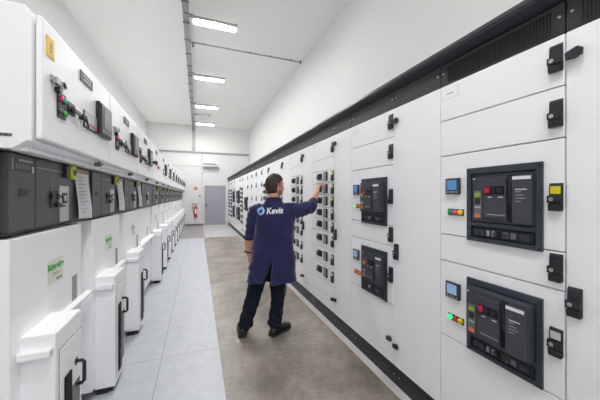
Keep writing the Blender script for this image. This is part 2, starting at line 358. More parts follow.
# ------------------------------------------------------------------ left row of cubicles
XF, XB, PITCH, Y0L = -.61, -.735, .95, 1.43
ordn = ['first','second','third','fourth','fifth','sixth','seventh','eighth','ninth','tenth','eleventh','twelfth','thirteenth','fourteenth']
def side_text(s, size, x, yc, zc, m, bold=.0):   # lettering on a face that looks to +X
    vs, fs = text_mesh(s, size, bold); b = MB()
    b.quad_faces([(x, yc+v.x, zc+v.y) for v in vs], fs, m); return b
def cubicle(i):
    y = Y0L+i*PITCH; far = i >= 3
    lab = {0:'white switchgear cubicle nearest the camera, with the yellow warning sign on its top box',
           1:'white switchgear cubicle just behind the one with the yellow warning sign',
           2:'third white switchgear cubicle in the left row, with the farthest hanging paper',
           3:'white cubicle without a protruding lower casing, after the third hanging paper'}.get(i, f'white switchgear cubicle, {ordn[i]} from the camera in the left row')
    t = thing('switchgear_cubicle', (-1.1, y+PITCH/2, 0), lab, 'switchgear cubicle', 'white switchgear cubicles in the left row')
    def P(mb, name, bev=.0, par=None): return mb.build(name, par or t, bev)
    # control box on top
    b = MB(); b.prism([(-1.65,1.74),(-.70,1.74),(-.655,1.775),(-.64,1.775),(-.64,2.30),(-.66,2.33),(-1.65,2.33)], y+.001, y+PITCH-.001, 'lwhite')
    cbx = P(b, 'control_box', .003)
    P(MB().box(-.634, XF, y+.012, y+PITCH-.004, 1.785, 2.305, 'lwhite'), 'control_door', .009)
    b = MB(); b.box(-.72, -.665, y+.03, y+PITCH-.03, 1.735, 1.752, 'lwhite'); P(b, 'lower_rail', .004)
    b = MB(); b.cyl((-.66, y+.80, 1.765), (-.625, y+.80, 1.765), .016, 'midgrey'); b.box(-.628, -.62, y+.77, y+.83, 1.757, 1.772, 'midgrey'); P(b, 'latch')
    if i == 0:
        b = MB(); b.box(XF, XF+.002, y+.045, y+.112, 2.155, 2.245, 'amber'); b.box(XF+.002, XF+.003, y+.050, y+.107, 2.16, 2.24, 'amber'); P(b, 'warning_sign')
        b = MB()
        q = [(y+.078,2.185),(y+.085,2.185),(y+.085,2.195),(y+.078,2.195)]
        b.box(XF+.003, XF+.0045, y+.075, y+.082, 2.195, 2.222, 'ink'); b.box(XF+.003, XF+.0045, y+.075, y+.082, 2.178, 2.188, 'ink'); P(b, 'warning_mark', par=t.children[-1] if t.children else t)
        b = MB(); b.box(-.80, -.70, y-.001, y+.001, 1.788, 1.80, 'midgrey')
        for k in range(5): b.box(-.795+k*.018, -.785+k*.018, y-.0018, y-.001, 1.789, 1.799, 'plate')
        P(b, 'end_plate')
    b = MB(); b.box(XF, XF+.004, y+.40, y+.585, 2.19, 2.247, 'plate')
    for k, (a, z) in enumerate(((.43,2.224),(.44,2.203))): b.box(XF+.004, XF+.005, y+a, y+.985-a, z, z+.011, 'grey')
    P(b, 'name_plate')
    X = XF
    if i != 3 and i < 4:
        # padlock hasp and key
        b = MB(); b.box(X, X+.012, y+.075, y+.205, 2.062, 2.084, 'steel'); b.box(X+.01, X+.025, y+.08, y+.115, 2.05, 2.078, 'steel'); b.cyl((X, y+.13, 2.035), (X+.02, y+.13, 2.035), .015, 'blk'); b.tube([(X+.008,y+.15,2.08),(X+.016,y+.175,2.086),(X+.016,y+.195,2.066)], .004, 'steel'); P(b, 'hasp')
        bb = P(MB().box(X, X+.008, y+.135, y+.215, 1.915, 2.035, 'blk'), 'button_plate', .003)
        for yy, zz, m in ((.155,2.005,'pink'),(.195,2.0,'green'),(.155,1.947,'midgrey'),(.195,1.942,'sgreen')):
            b = MB(); b.cyl((X+.008, y+yy, zz), (X+.014, y+yy, zz), .014, m); b.ball((X+.014, y+yy, zz), .0135, m, 2, (.5,1,1)); P(b, 'push_button', par=bb)
        b = MB(); b.box(X, X+.010, y+.235, y+.315, 1.96, 2.02, 'blk'); b.cyl((X, y+.275, 1.985), (X+.02, y+.275, 1.985), .018, 'blk'); b.box(X+.014, X+.026, y+.262, y+.345, 1.974, 1.994, 'blk'); P(b, 'selector_switch', .002)
        b = MB(); b.cyl((X, y+.40, 1.985), (X+.022, y+.40, 1.985), .016, 'blk'); b.box(X+.014, X+.026, y+.385, y+.43, 1.965, 1.995, 'blk'); b.tube([(X+.03,y+.40,1.975),(X+.03,y+.43,1.94),(X+.02,y+.45,1.93)], .005, 'blk'); P(b, 'key_switch')
    if i != 3:
        tb = P(MB().box(X, X+.005, y+.445, y+.64, 1.94, 2.04, 'blk'), 'test_block', .002)
        b = MB()
        for k in range(4): b.box(X+.005, X+.013, y+.453+k*.046, y+.49+k*.046, 1.948, 2.032, 'lgrey' if k < 3 else 'grey')
        P(b, 'terminals', .002, tb)
        b = MB()
        for k in range(4): b.box(X+.013, X+.015, y+.458+k*.046, y+.482+k*.046, 1.955, 1.975, ('grey','midgrey','red','red')[k])
        P(b, 'marking', 0, tb)
        rl = P(MB().box(X, X+.024, y+.645, y+.89, 1.945, 2.155, 'blk'), 'protection_relay', .004)
        P(MB().box(X+.024, X+.03, y+.665, y+.88, 1.955, 2.145, 'blk2'), 'bezel', .003, rl)
        P(MB().box(X+.03, X+.032, y+.71, y+.85, 1.995, 2.125, 'screen'), 'relay_screen', 0, rl)
        b = MB()
        for k in range(4): b.box(X+.03, X+.033, y+.68+k*.05, y+.71+k*.05, 1.963, 1.98, 'grey')
        P(b, 'relay_keys', 0, rl)
        P(MB().box(X, X+.012, y+.898, y+.904, 1.97, 2.12, 'blk'), 'relay_bracket')
    if i == 3:
        b = MB(); b.cyl((X, y+.16, 2.03), (X+.05, y+.16, 2.03), .022, 'blk'); b.box(X+.03, X+.055, y+.14, y+.22, 1.99, 2.05, 'blk'); P(b, 'selector_switch')
        for k, m in enumerate(('pink', 'lgrey')):
            P(MB().cyl((X, y+.6+k*.08, 2.0), (X+.03, y+.6+k*.08, 2.0), .02, m), 'push_button')
    # dark breaker compartment
    P(MB().box(-1.65, -.765, y+.002, y+PITCH-.002, 1.375, 1.738, 'dark2'), 'breaker_compartment', .002)
    P(MB().box(-.765, XB, y+.055, y+.245, 1.395, 1.730, 'dark'), 'side_panel', .003)
    md = P(MB().box(-.765, XB, y+.252, y+.945, 1.395, 1.730, 'dark'), 'breaker_door', .003)
    x = XB
    b = MB(); b.box(x, x+.002, y+.255, y+.53, 1.683, 1.689, 'grey'); b.box(x, x+.002, y+.395, y+.399, 1.55, 1.689, 'grey'); P(b, 'mimic_line', par=md)
    b = MB()
    for yy, zz in ((.395,1.545),(.455,1.545),(.455,1.50)):
        b.cyl((x, y+yy, zz), (x+.012, y+yy, zz), .017, 'blk'); b.box(x+.008, x+.018, y+yy-.022, y+yy+.022, zz-.007, zz+.007, 'blk')
    b.box(x, x+.004, y+.385, y+.465, 1.485, 1.575, 'dark2'); P(b, 'knobs', par=md)
    b = MB(); b.box(x, x+.004, y+.485, y+.60, 1.40, 1.605, 'steel'); b.box(x+.004, x+.007, y+.515, y+.575, 1.505, 1.565, 'blk'); b.box(x+.007, x+.009, y+.53, y+.56, 1.52, 1.55, 'steel'); b.box(x+.004, x+.014, y+.48, y+.53, 1.485, 1.497, 'blk'); P(b, 'latch_plate', .001, md)
    if i != 3:
        b = MB(); b.box(x, x+.02, y+.53, y+.58, 1.655, 1.725, 'blk'); b.cyl((x, y+.615, 1.69), (x+.024, y+.615, 1.69), .040, 'lime', 20); b.box(x+.012, x+.028, y+.585, y+.642, 1.65, 1.73, 'lime'); b.cyl((x+.028, y+.615, 1.69), (x+.032, y+.615, 1.69), .02, 'blk'); P(b, 'interlock', .002, md)
    if i < 3:
        P(MB().box(x, x+.002, y+.655, y+.92, 1.683, 1.72, 'tape'), 'tape_strip', 0, md)
    b = MB(); b.box(x, x+.002, y+.12, y+.185, 1.545, 1.58, 'dark2'); P(b, 'blank_cover')
    if i == 0:
        b = MB(); b.box(x, x+.002, y+.062, y+.23, 1.655, 1.715, 'plate'); b.box(x+.002, x+.003, y+.11, y+.22, 1.700, 1.711, 'grey'); b.box(x+.002, x+.003, y+.065, y+.075, 1.66, 1.712, 'grey'); b.box(x+.002, x+.003, y+.215, y+.23, 1.655, 1.685, 'lgrey')
        for k in range(5): b.box(x+.002, x+.003, y+.09+k*.022, y+.105+k*.022, 1.668, 1.69, 'midgrey')
        P(b, 'rating_plate')
    # lower truck
    P(MB().box(-1.65, -.83, y+.002, y+PITCH-.002, .075, 1.370, 'lwhite'), 'lower_body', .003)
    P(MB().box(-1.6, -.86, y+.01, y+PITCH-.01, 0, .075, 'kick'), 'plinth')
    if i == 3:
        P(MB().box(-.83, XB-.03, y+.02, y+.93, .09, 1.365, 'lwhite'), 'front_panel', .006)
        P(MB().prism([(-.765,.84),(-.70,.855),(-.70,.885),(-.765,.895)], y+.0, y+.95, 'lwhite'), 'ledge', .003)
        P(MB().box(-.765, -.762, y+.66, y+.72, .9, 1.05, 'grey'), 'vent_slot')
        return t
    P(MB().box(-.83, XB, y+.055, y+.80, .085, 1.365, 'lwhite'), 'front_panel', .006)
    st = P(MB().box(XB, XB+.0015, y+.36, y+.53, 1.075, 1.205, 'sticker'), 'maker_sticker')
    P(side_text('Schneider', .046, XB+.003, y+.447, 1.165, 'sgreen', .0022), 'lettering', 0, st)
    b = side_text('Electric', .028, XB+.003, y+.45, 1.125, 'sgreen'); b.box(XB+.0015, XB+.003, y+.45, y+.485, 1.085, 1.098, 'ink'); b.box(XB+.0015, XB+.003, y+.495, y+.515, 1.085, 1.098, 'ink'); P(b, 'small_lettering', 0, st)
    P(MB().box(XB-.001, XB+.002, y+.655, y+.725, .89, 1.045, 'grey'), 'vent_slot')
    P(MB().prism([(XB,.85),(XB+.035,.86),(XB+.035,.88),(XB,.885)], y+.42, y+.90, 'lwhite'), 'ledge', .003)
    c0, c1 = y+.127, y+.417
    b = MB(); b.prism([(XB-.01,.055),(XF,.055),(XF,.915),(XF-.004,.92),(XB-.01,.92)], c0, c1, 'lwhite')
    bs = P(b, 'lower_casing', .003)
    P(MB().box(XF-.002, XF+.0012, c0+.031, c1-.004, .101, .824, 'liner'), 'door_gasket', 0, bs)
    P(MB().box(XF, XF+.004, c0+.036, c1-.009, .106, .819, 'lwhite'), 'casing_door', .002, bs)
    b = MB(); b.box(XB, XF-.008, c0-.036, c0+.001, .828, .862, 'lwhite'); b.cyl((XF-.02, c0-.02, .846), (XF-.004, c0-.02, .846), .012, 'lgrey'); P(b, 'side_grip', .005, bs)
    b = MB(); b.box(XF+.004, XF+.012, c0+.075, c0+.145, .125, .668, 'bandslot'); b.box(XF+.012, XF+.02, c0+.085, c0+.135, .40, .52, 'dark2'); b.box(XF+.012, XF+.018, c0+.085, c0+.135, .14, .30, 'dark2'); P(b, 'black_slot', .002, bs)
    P(MB().box(XF+.004, XF+.007, c0+.16, c0+.255, .16, .57, 'midgrey'), 'viewing_window', .001, bs)
    b = MB(); hy = c0+.212
    b.tube([(XF, hy, .672), (XF+.03, hy, .672), (XF+.04, hy, .662), (XF+.04, hy, .562), (XF+.03, hy, .552), (XF, hy, .552)], .009, 'blk'); b.box(XF, XF+.008, hy-.014, hy+.014, .657, .687, 'blk'); b.box(XF, XF+.008, hy-.014, hy+.014, .537, .567, 'blk'); P(b, 'pull_handle', 0, bs)
    P(MB().box(XB, XF-.05, c0+.02, c1-.03, .0, .056, 'kick'), 'casing_shadow_block', 0, bs)  # black block stands in for the shade under the casing
    for wy in (c0+.05, c1-.05):
        P(MB().cyl((XF-.045, wy, .028), (XF-.02, wy, .028), .028, 'blk'), 'wheel', 0, bs)
    return t
for i in range(14): cubicle(i)
# warning mark is a sub-part of its sign
for o in bpy.data.objects:
    if o.name.startswith('warning_mark'):
        sgn = bpy.data.objects.get('warning_sign'); o.parent = sgn
# hanging papers
def paper(i, ya, yb, za, zb, lab):
    n = 14; rows = []
    for k in range(n+1):
        t = k/n; z = za+(zb-za)*t
        rows.append((XB+.004+.012*math.sin(t*PI*.9)*t+.012*t*t, z, t))
    t_ = thing('paper_sheet', (XB+.004, (ya+yb)/2, zb), lab, 'paper', 'paper sheets hanging on the dark doors')
    b = MB(); vs = []; fs = []
    for x, z, t in rows:
        for j in range(7):
            u = j/6; vs.append((x+.003*math.sin(u*PI*2+t*3), ya+(yb-ya)*u+.025*t, z-.012*u*t))
    for k in range(n):
        for j in range(6): a = k*7+j; fs.append((a, a+1, a+8, a+7))
    b.quad_faces(vs, fs, 'paper', True); o = b.build('sheet', t_); s = o.modifiers.new('thick', 'SOLIDIFY'); s.thickness = .0006
    b = MB()
    for k in range(11):
        z = za+(zb-za)*(.08+.078*k); t = .08+.078*k; x = XB+.0062+.012*math.sin(t*PI*.9)*t+.012*t*t+.0045
        b.box(x, x+.0006, ya+.03+.025*t, ya+(yb-ya)*random.uniform(.45,.85)+.025*t, z, z-.004, 'ink')
    b.build('printed_lines', o)
paper(0, 2.105, 2.335, 1.695, 1.40, 'nearest white printed sheet hanging from kraft tape on the dark door')
paper(1, 3.055, 3.265, 1.695, 1.405, 'middle white sheet of the three hanging on the dark doors')
paper(2, 4.005, 4.205, 1.695, 1.405, 'farthest white sheet of the three hanging on the dark doors')

# ------------------------------------------------------------------ right row of switchboard columns
XR = 1.489
def lock(par, y, z, label=None, name='lock_handle'):
    o = MB(); 
    o.prism([(XR,z-.055),(XR-.010,z-.055),(XR-.013,z-.03),(XR-.010,z+.05),(XR-.004,z+.062),(XR,z+.062)], y-.024, y+.024, 'blk')
    o.box(XR-.022, XR-.008, y-.024, y+.027, z-.026, z+.006, 'blk'); o.prism([(XR,z-.06),(XR-.018,z-.062),(XR-.022,z-.03),(XR,z-.03)], y-.022, y+.024, 'blk')
    o.cyl((XR-.022, y+.010, z-.010), (XR-.025, y+.010, z-.010), .009, 'steel', 14)
    if label: o.box(XR-.0105, XR-.012, y-.019, y+.019, z+.014, z+.048, label)
    return o.build(name, par, .0025)
def knob(par, y, z):
    o = MB(); o.cyl((XR, y, z), (XR-.012, y, z), .018, 'blk', 16)
    o.prism([(y-.03,z-.014),(y+.025,z-.020),(y+.028,z+.012),(y-.015,z+.026),(y-.032,z+.012)], XR-.026, XR-.010, 'blk', axis='x')
    return o.build('door_knob', par, .004)
def meter(par, yc, zc, m='lcd'):
    o = MB().box(XR-.018, XR, yc-.05, yc+.05, zc-.05, zc+.05, 'frame').build('power_meter', par, .006)
    MB().box(XR-.0195, XR-.018, yc-.032, yc+.036, zc-.022, zc+.038, m).build('meter_screen', o)
    b = MB()
    for k in range(4): b.cyl((XR-.017, yc+.033-k*.022, zc-.036), (XR-.021, yc+.033-k*.022, zc-.036), .006, 'grey', 10)
    b.build('meter_keys', o)
def lamps(par, yc, zc, cols):
    p = MB().box(XR-.003, XR, yc-.055, yc+.055, zc-.02, zc+.02, 'blk').build('lamp_plate', par, .002)
    for k, m in enumerate(cols):
        b = MB(); y = yc+.035-.035*k; b.cyl((XR, y, zc), (XR-.010, y, zc), .0165, m, 18); b.ball((XR-.010, y, zc), .016, m, 2, (.6,1,1)); b.build('indicator_lamp', p)
def breaker(par, y0, z0, out):
    # y0 = right edge (towards the camera), z0 = bottom; 0.374 x 0.416 overall
    W, H = .374, .416; y1, z1 = y0+W, z0+H
    b = MB(); t = .026
    b.box(XR-.014, XR, y0, y1, z1-.035, z1, 'frame'); b.box(XR-.014, XR, y0, y0+t, z0, z1-.035, 'frame'); b.box(XR-.014, XR, y1-t, y1, z0, z1-.035, 'frame')
    b.box(XR-.014, XR, y0+t, y1-t, z0, z0+.022, 'frame'); b.box(XR-.014, XR, y0+t, y1-t, z0+.085, z0+.107, 'frame'); b.box(XR-.002, XR+.01, y0+t, y1-t, z0+.02, z1-.03, 'bandslot')
    for yy in (y0+.012, y1-.012):
        for zz in (z0+.012, z0+.2, z1-.016): b.cyl((XR-.014, yy, zz), (XR-.017, yy, zz), .006, 'blk', 8)
    f = b.build('circuit_breaker', par, .002)
    ia, ib = y0+t+.004, y1-t-.004; w = ib-ia; Y = lambda u: ib-u*w
    za, zb = z0+.112, z1-.040; Z = lambda v: za+v*(zb-za)
    xo = XR-out
    b = MB(); b.box(xo, XR, Y(0), Y(1), za, zb, 'blk2'); b.box(xo-.016, xo, Y(.24), Y(.61), Z(.1), Z(.9), 'blk2'); b.box(xo-.02, xo, Y(.71), Y(.99), Z(.03), Z(.93), 'blk2'); b.box(xo-.003, xo, Y(.61), Y(.71), Z(.05), Z(.95), 'bandslot')
    b.box(xo-.012, xo, Y(.635), Y(.69), Z(.40), Z(.92), 'blk'); b.build('breaker_body', f, .004)
    b = MB(); b.box(xo-.008, xo, Y(.05), Y(.19), Z(.18), Z(.66), 'midgrey'); b.box(xo-.01, xo-.008, Y(.065), Y(.175), Z(.53), Z(.61), 'lcdgreen'); b.box(xo-.01, xo-.008, Y(.07), Y(.165), Z(.37), Z(.5), 'blk')
    for k in range(3): b.box(xo-.01, xo-.008, Y(.07+.04*k), Y(.095+.04*k), Z(.29), Z(.325), 'lgrey')
    b.box(xo-.01, xo-.008, Y(.075), Y(.17), Z(.09), Z(.17), 'orange'); b.box(xo-.009, xo, Y(.05), Y(.19), Z(.07), Z(.18), 'midgrey'); b.build('trip_unit', f, .001)
    b = MB(); x = xo-.016
    b.box(x-.003, x, Y(.27), Y(.59), Z(.58), Z(.74), 'bandslot'); b.box(x-.012, x, Y(.29), Y(.36), Z(.61), Z(.72), 'red'); b.box(x-.01, x, Y(.39), Y(.45), Z(.6), Z(.72), 'blk'); b.box(x-.01, x, Y(.48), Y(.57), Z(.6), Z(.70), 'blk'); b.build('push_buttons', f, .001)
    b = MB(); b.box(x-.001, x, Y(.32), Y(.39), Z(.51), Z(.535), 'lgrey'); b.box(x-.001, x, Y(.49), Y(.57), Z(.51), Z(.535), 'lgrey'); b.box(x-.001, x, Y(.30), Y(.60), Z(.16), Z(.18), 'grey')
    x2 = xo-.02
    b.box(x2-.001, x2, Y(.76), Y(.92), Z(.66), Z(.68), 'lgrey')
    for k in range(4): b.box(x2-.001, x2, Y(.76), Y(.84+.03*(k % 3)), Z(.62-.06*k), Z(.635-.06*k), 'grey')
    b.box(xo-.001, xo, Y(.01), Y(.05), Z(.9), Z(.93), 'lgrey'); b.build('lettering', f)
    b = MB(); b.box(x2-.002, x2, Y(.72), Y(.975), Z(.855), Z(.915), 'white'); b.build('white_label', f)
    b = MB(); q = z0+.03
    b.box(XR-.006, XR-.002, Y(.02), Y(.98), q, q+.048, 'blk')
    for u, ww, m in ((.03,.09,'frame'),(.14,.09,'frame'),(.27,.05,'grey'),(.36,.05,'grey'),(.43,.06,'bandslot'),(.55,.07,'midgrey'),(.66,.08,'midgrey'),(.79,.13,'frame')): b.box(XR-.011, XR-.006, Y(u), Y(u+ww), q+.008, q+.038, m)
    for u in (.42, .58, .85): b.cyl((XR-.006, Y(u), q+.023), (XR-.016, Y(u), q+.023), .011, 'frame', 12)
    b.build('racking_panel', f, .001)
    return f
def slots(b, ya, yb, za, zb, fine):
    n = int((yb-ya-.10)/fine)
    for k in range(n):
        y = ya+.05+(k+.5)*(yb-ya-.1)/n; b.box(XR+.0005, XR+.004, y-fine*.22, y+fine*.22, za+.012, zb-.02, 'bandslot')
ZT, ZB = 2.256, .173
def column(y0, y1, lab, zs, name='switchboard_cabinet'):
    t = thing(name, (1.9, (y0+y1)/2, 0), lab, 'switchboard cabinet', 'white switchboard columns along the right')
    MB().box(XR+.022, 2.55, y0+.001, y1-.001, ZB, 2.40, 'liner').build('carcass', t)
    MB().box(XR+.03, 2.5, y0, y1, 0, ZB, 'kick').build('plinth', t)
    b = MB(); b.box(XR+.004, XR+.022, y0+.003, y1-.003, ZT+.004, 2.395, 'band'); b.build('vent_panel', t, .002)
    if y0 < 1.2:
        b = MB(); slots(b, y0, y1, ZT+.004, 2.395, .0125 if y0 < 1.5 else .02); b.build('vent_slots', t)
    for yy in (y0+.022, y1-.022): MB().cyl((XR+.004, yy, ZT+.08), (XR, yy, ZT+.08), .006, 'steel', 10).build('vent_screw', t)
    for yy in (y0+.03, y1-.03): MB().cyl((XR+.03, yy, .08), (XR+.026, yy, .08), .006, 'steel', 8).build('plinth_screw', t)
    return t
def door(t, y0, y1, z0, z1, name='door'):
    g = .0028 if y0 < 4.5 else .0012
    return MB().box(XR, XR+.021, y0+g, y1-g, z0+g, z1-g, 'rwhite').build(name, t, .0025)
def nameplate(t, y1):
    b = MB(); b.box(XR-.0012, XR, y1-.135, y1-.012, 2.165, 2.225, 'lgrey'); b.box(XR-.0016, XR-.0012, y1-.133, y1-.014, 2.167, 2.223, 'rwhite'); b.box(XR-.002, XR-.0016, y1-.095, y1-.05, 2.192, 2.198, 'grey'); b.build('name_plate', t)
def blank(y0, y1, lab, knobs=(2.145, 1.10, .345)):
    t = column(y0, y1, lab, None); d = door(t, y0, y1, ZB, ZT)
    for z in knobs: (lock if z == 1.10 else knob)(t, y1-.034, z)
    return t
def acb_column(y0, y1, lab, outs, lampsets, locklabels, marks=True):
    t = column(y0, y1, lab, None)
    zs = [ZT, 2.030, 1.803, 1.302, 1.132, .655, ZB]
    for a, b_ in zip(zs, zs[1:]): door(t, y0, y1, b_, a)
    nameplate(t, y1)
    yb = y0+.078
    for k, z in enumerate((1.291, .650)):
        zz = z if k == 0 else .662-.0; breaker(t, yb, zz+.0 if k == 0 else .668-.03+.02, outs[k])
        meter(t, y0+.547, 1.607 if k == 0 else .962, 'lcd' if k == 0 else 'lcdpale')
        lamps(t, y0+.534, 1.447 if k == 0 else .79, lampsets[k])
    for z, l in zip((2.156, 1.912, 1.543, 1.230, .90), locklabels): lock(t, y0+.030, z, l)
    knob(t, y0+.045, .372)
    return t
ZD = [1.863, 1.705, 1.556, 1.402, 1.252, 1.100, .889, .678, .473]
def mcc_column(y0, y1, lab, far=False, zd=ZD):
    t = column(y0, y1, lab, None)
    door(t, y0, y1, 2.012, ZT); door(t, y0, y1, 1.863, 2.012, 'blank_panel'); door(t, y0, y1, .32, .473, 'blank_panel'); door(t, y0, y1, ZB, .32, 'blank_panel')
    nameplate(t, y1); lock(t, y0+.038, 2.121)
    b = MB(); b.cyl((XR, y0+.04, .327), (XR-.02, y0+.04, .327), .022, 'blk', 12); b.box(XR-.025, XR-.018, y0+.02, y0+.06, .317, .337, 'blk'); b.build('quarter_turn', t)
    for k, (za, zb) in enumerate(zip(zd, zd[1:])):
        dr = door(t, y0, y1, zb, za, 'drawer'); zc = (za+zb)/2 if za-zb < .18 else zb+.115; zc += .004
        yr = y0+.40
        b = MB(); b.box(XR-.012, XR, yr-.062, yr+.062, zc-.035, zc+.045, 'blk'); b.cyl((XR, yr, zc), (XR-.018, yr, zc), .038, 'blk', 18); 
        b.prism([(yr-.035,zc-.012),(yr+.035,zc-.03),(yr+.045,zc-.012),(yr+.035,zc+.03),(yr-.02,zc+.035)], XR-.034, XR-.016, 'blk', axis='x'); b.build('rotary_switch', dr, .003)
        ym = y0+.235
        b = MB(); b.box(XR-.010, XR, ym-.055, ym+.055, zc-.055, zc+.055, 'blk2'); b.box(XR-.012, XR-.010, ym-.020, ym+.05, zc-.047, zc+.047, 'grey'); b.box(XR-.016, XR-.0, ym-.055, ym-.03, zc-.055, zc+.055, 'blk'); b.build('control_module', dr, .002)
        lock(dr, y0+.038, zc-.005, 'lime' if k < 3 else 'lgrey')
    return t
def locker_column(y0, y1, lab, extra=None):
    t = column(y0, y1, lab, None)
    zs = [ZT, 2.03, 1.70, 1.30, .90, .50, ZB]
    for a, b_ in zip(zs, zs[1:]): door(t, y0, y1, b_, a)
    for z in (2.13, 1.83, 1.47, 1.1, .7): lock(t, y0+.04, z)
    if extra:
        for z0, z1 in extra:
            f = MB().box(XR-.02, XR, y0+.12, y1-.16, z0, z1, 'frame').build('circuit_breaker', t, .003)
            MB().box(XR-.06, XR-.02, y0+.15, y1-.19, z0+.03, z1-.03, 'blk').build('breaker_body', f, .004)
            MB().box(XR-.065, XR-.06, y0+.20, y1-.28, z0+.10, z0+.2, 'grey').build('trip_unit', f)
    return t
def door_column(y0, y1, lab): return blank(y0, y1, lab)
blank(.02, .699, 'blank white switchboard door at the right edge of the photo')
acb_column(.699, 1.347, 'white column with the two largest circuit breakers, at the right of the photo', (.006, .055), (('green','pink','yellow'), ('greenlit','red','yellow')), (None, None, 'yellow', None, 'lgrey'))
blank(1.347, 1.80, 'tall blank white door between the two columns of black circuit breakers')
acb_column(1.80, 2.455, 'white column with two smaller-looking circuit breakers, right of the stack of drawers', (.045, .02), (('greenlit','orange','orange'), ('orange','red','orange')), (None, None, None, None, None))
blank(2.455, 2.826, 'narrow blank white door right of the drawer column touched by the man')
mcc_column(2.826, 3.49, 'white column of eight drawers with yellow tags, touched by the man')
blank(3.49, 3.845, 'narrow blank white door just left of the drawers touched by the man')
mcc_column(3.845, 4.465, 'white column of drawers just right of the man, partly behind his body')
blank(4.465, 4.90, 'blank white door behind the right side of the man\'s head')
mcc_column(4.90, 5.555, 'white drawer column mostly hidden behind the man')
blank(5.555, 5.96, 'blank white door hidden behind the man\'s back')
mcc_column(5.96, 6.62, 'white drawer column seen just left of the man\'s head')
locker_column(6.62, 7.30, 'first white six-door column left of the man')
locker_column(7.30, 7.96, 'second white six-door column left of the man')
locker_column(7.96, 8.64, 'third white six-door column left of the man')
locker_column(8.64, 9.30, 'white six-door column with one dark breaker, left of the man', [(1.05, 1.5)])
blank(9.30, 9.70, 'blank white door just left of the single dark breaker column')
mcc_column(9.70, 10.34, 'white drawer column between the far breaker columns and the man')
locker_column(10.64-.3, 11.30, 'far white column with two dark breakers, nearer one of the pair', [(1.25, 1.75), (.6, 1.1)])
blank(11.30, 11.90, 'blank white door between the two far breaker columns')
locker_column(11.90, 12.55, 'far white column with two dark breakers, further one of the pair', [(1.25, 1.75), (.6, 1.1)])
blank(12.55, 12.98, 'blank white door before the last two drawer columns')
mcc_column(12.98, 13.62, 'next to last white drawer column near the grey door')
blank(13.62, 13.95, 'last blank white door, near the grey door')
mcc_column(13.95, 14.60, 'last white drawer column, beside the grey door')
blank(14.60, 14.93, 'narrow white end door of the switchboard, touching the back wall by the grey door', ())
# duct rail along the top
t = thing('top_duct', (1.6, 7, 2.4), 'long dark duct rail along the top of the right switchboard', 'cable duct')
MB().prism([(1.60,2.402),(XR+.01,2.402),(XR-.045,2.432),(XR-.052,2.45),(XR-.04,2.478),(1.60,2.495)], .02, 14.93, 'rail').build('rail', t, .004)
MB().box(1.60, 2.5, .02, 14.93, 2.402, 2.47, 'rail').build('duct_top', t, .003)

# ------------------------------------------------------------------ the man
RW, R0 = 3.0, -.331
RX = R0*math.cos(TH)+RW*math.sin(TH); RY = -R0*math.sin(TH)+RW*math.cos(TH)
man = thing('person', (RX, RY, 0), 'person in a navy work coat seen from behind, right hand raised to the drawers', 'person', None, -TH)
def lp(o, parent):
    o.parent = parent; o.location = (0, 0, 0); return o
def voxel(mb, name, size, parent, smooth=3, mat=None):
    me = mb.mesh(name); o = bpy.data.objects.new(name, me); C.objects.link(o)
    r = o.modifiers.new('r', 'REMESH'); r.mode = 'VOXEL'; r.voxel_size = size; r.use_smooth_shade = True
    if smooth:
        s = o.modifiers.new('s', 'SMOOTH'); s.iterations = smooth; s.factor = .5
    bpy.context.view_layer.update()
    m2 = bpy.data.meshes.new_from_object(o.evaluated_get(bpy.context.evaluated_depsgraph_get())); o.modifiers.clear(); o.data = m2; m2.name = name
    m2.materials.clear(); m2.materials.append(M[mat])
    for p in m2.polygons: p.use_smooth = True; p.material_index = 0
    o.parent = parent
    return o
HEADC = Vector((.050, .03, 1.655)); HROT = Matrix.Rotation(-math.radians(51), 4, 'Z') @ Matrix.Rotation(math.radians(-3), 4, 'X')
def head_pt(d, inf=0.):
    d = d.normalized(); x, y, z = d.x*.077, d.y*.100, d.z*.122
    zz = d.z
    if zz < 0:
        k = (-zz)**1.4; x *= 1-.30*k
        if y > 0: y *= 1-.05*k; y += .012*k
        else: y *= 1-.30*k
    if y > 0:
        g = lambda a, s: math.exp(-(a/s)**2)
        y += .024*g(x, .011)*g(z+.022, .02)*(1 if z < .03 else 0)*1.0
        y += .010*g(x, .010)*g(z-.005, .022)
        y -= .010*(g(x-.031, .016)+g(x+.031, .016))*g(z-.008, .013)
        y += .005*g(z-.032, .012)*g(x, .05)
        y += .005*g(x, .022)*g(z+.062, .008)-.004*g(x, .025)*g(z+.069, .004)+.005*g(x, .022)*g(z+.076, .008)
        y += .006*g(x, .02)*g(z+.105, .014)
    p = Vector((x, y, z))
    return p+d*inf
def H(p): return HEADC+(HROT @ (p*1.06))
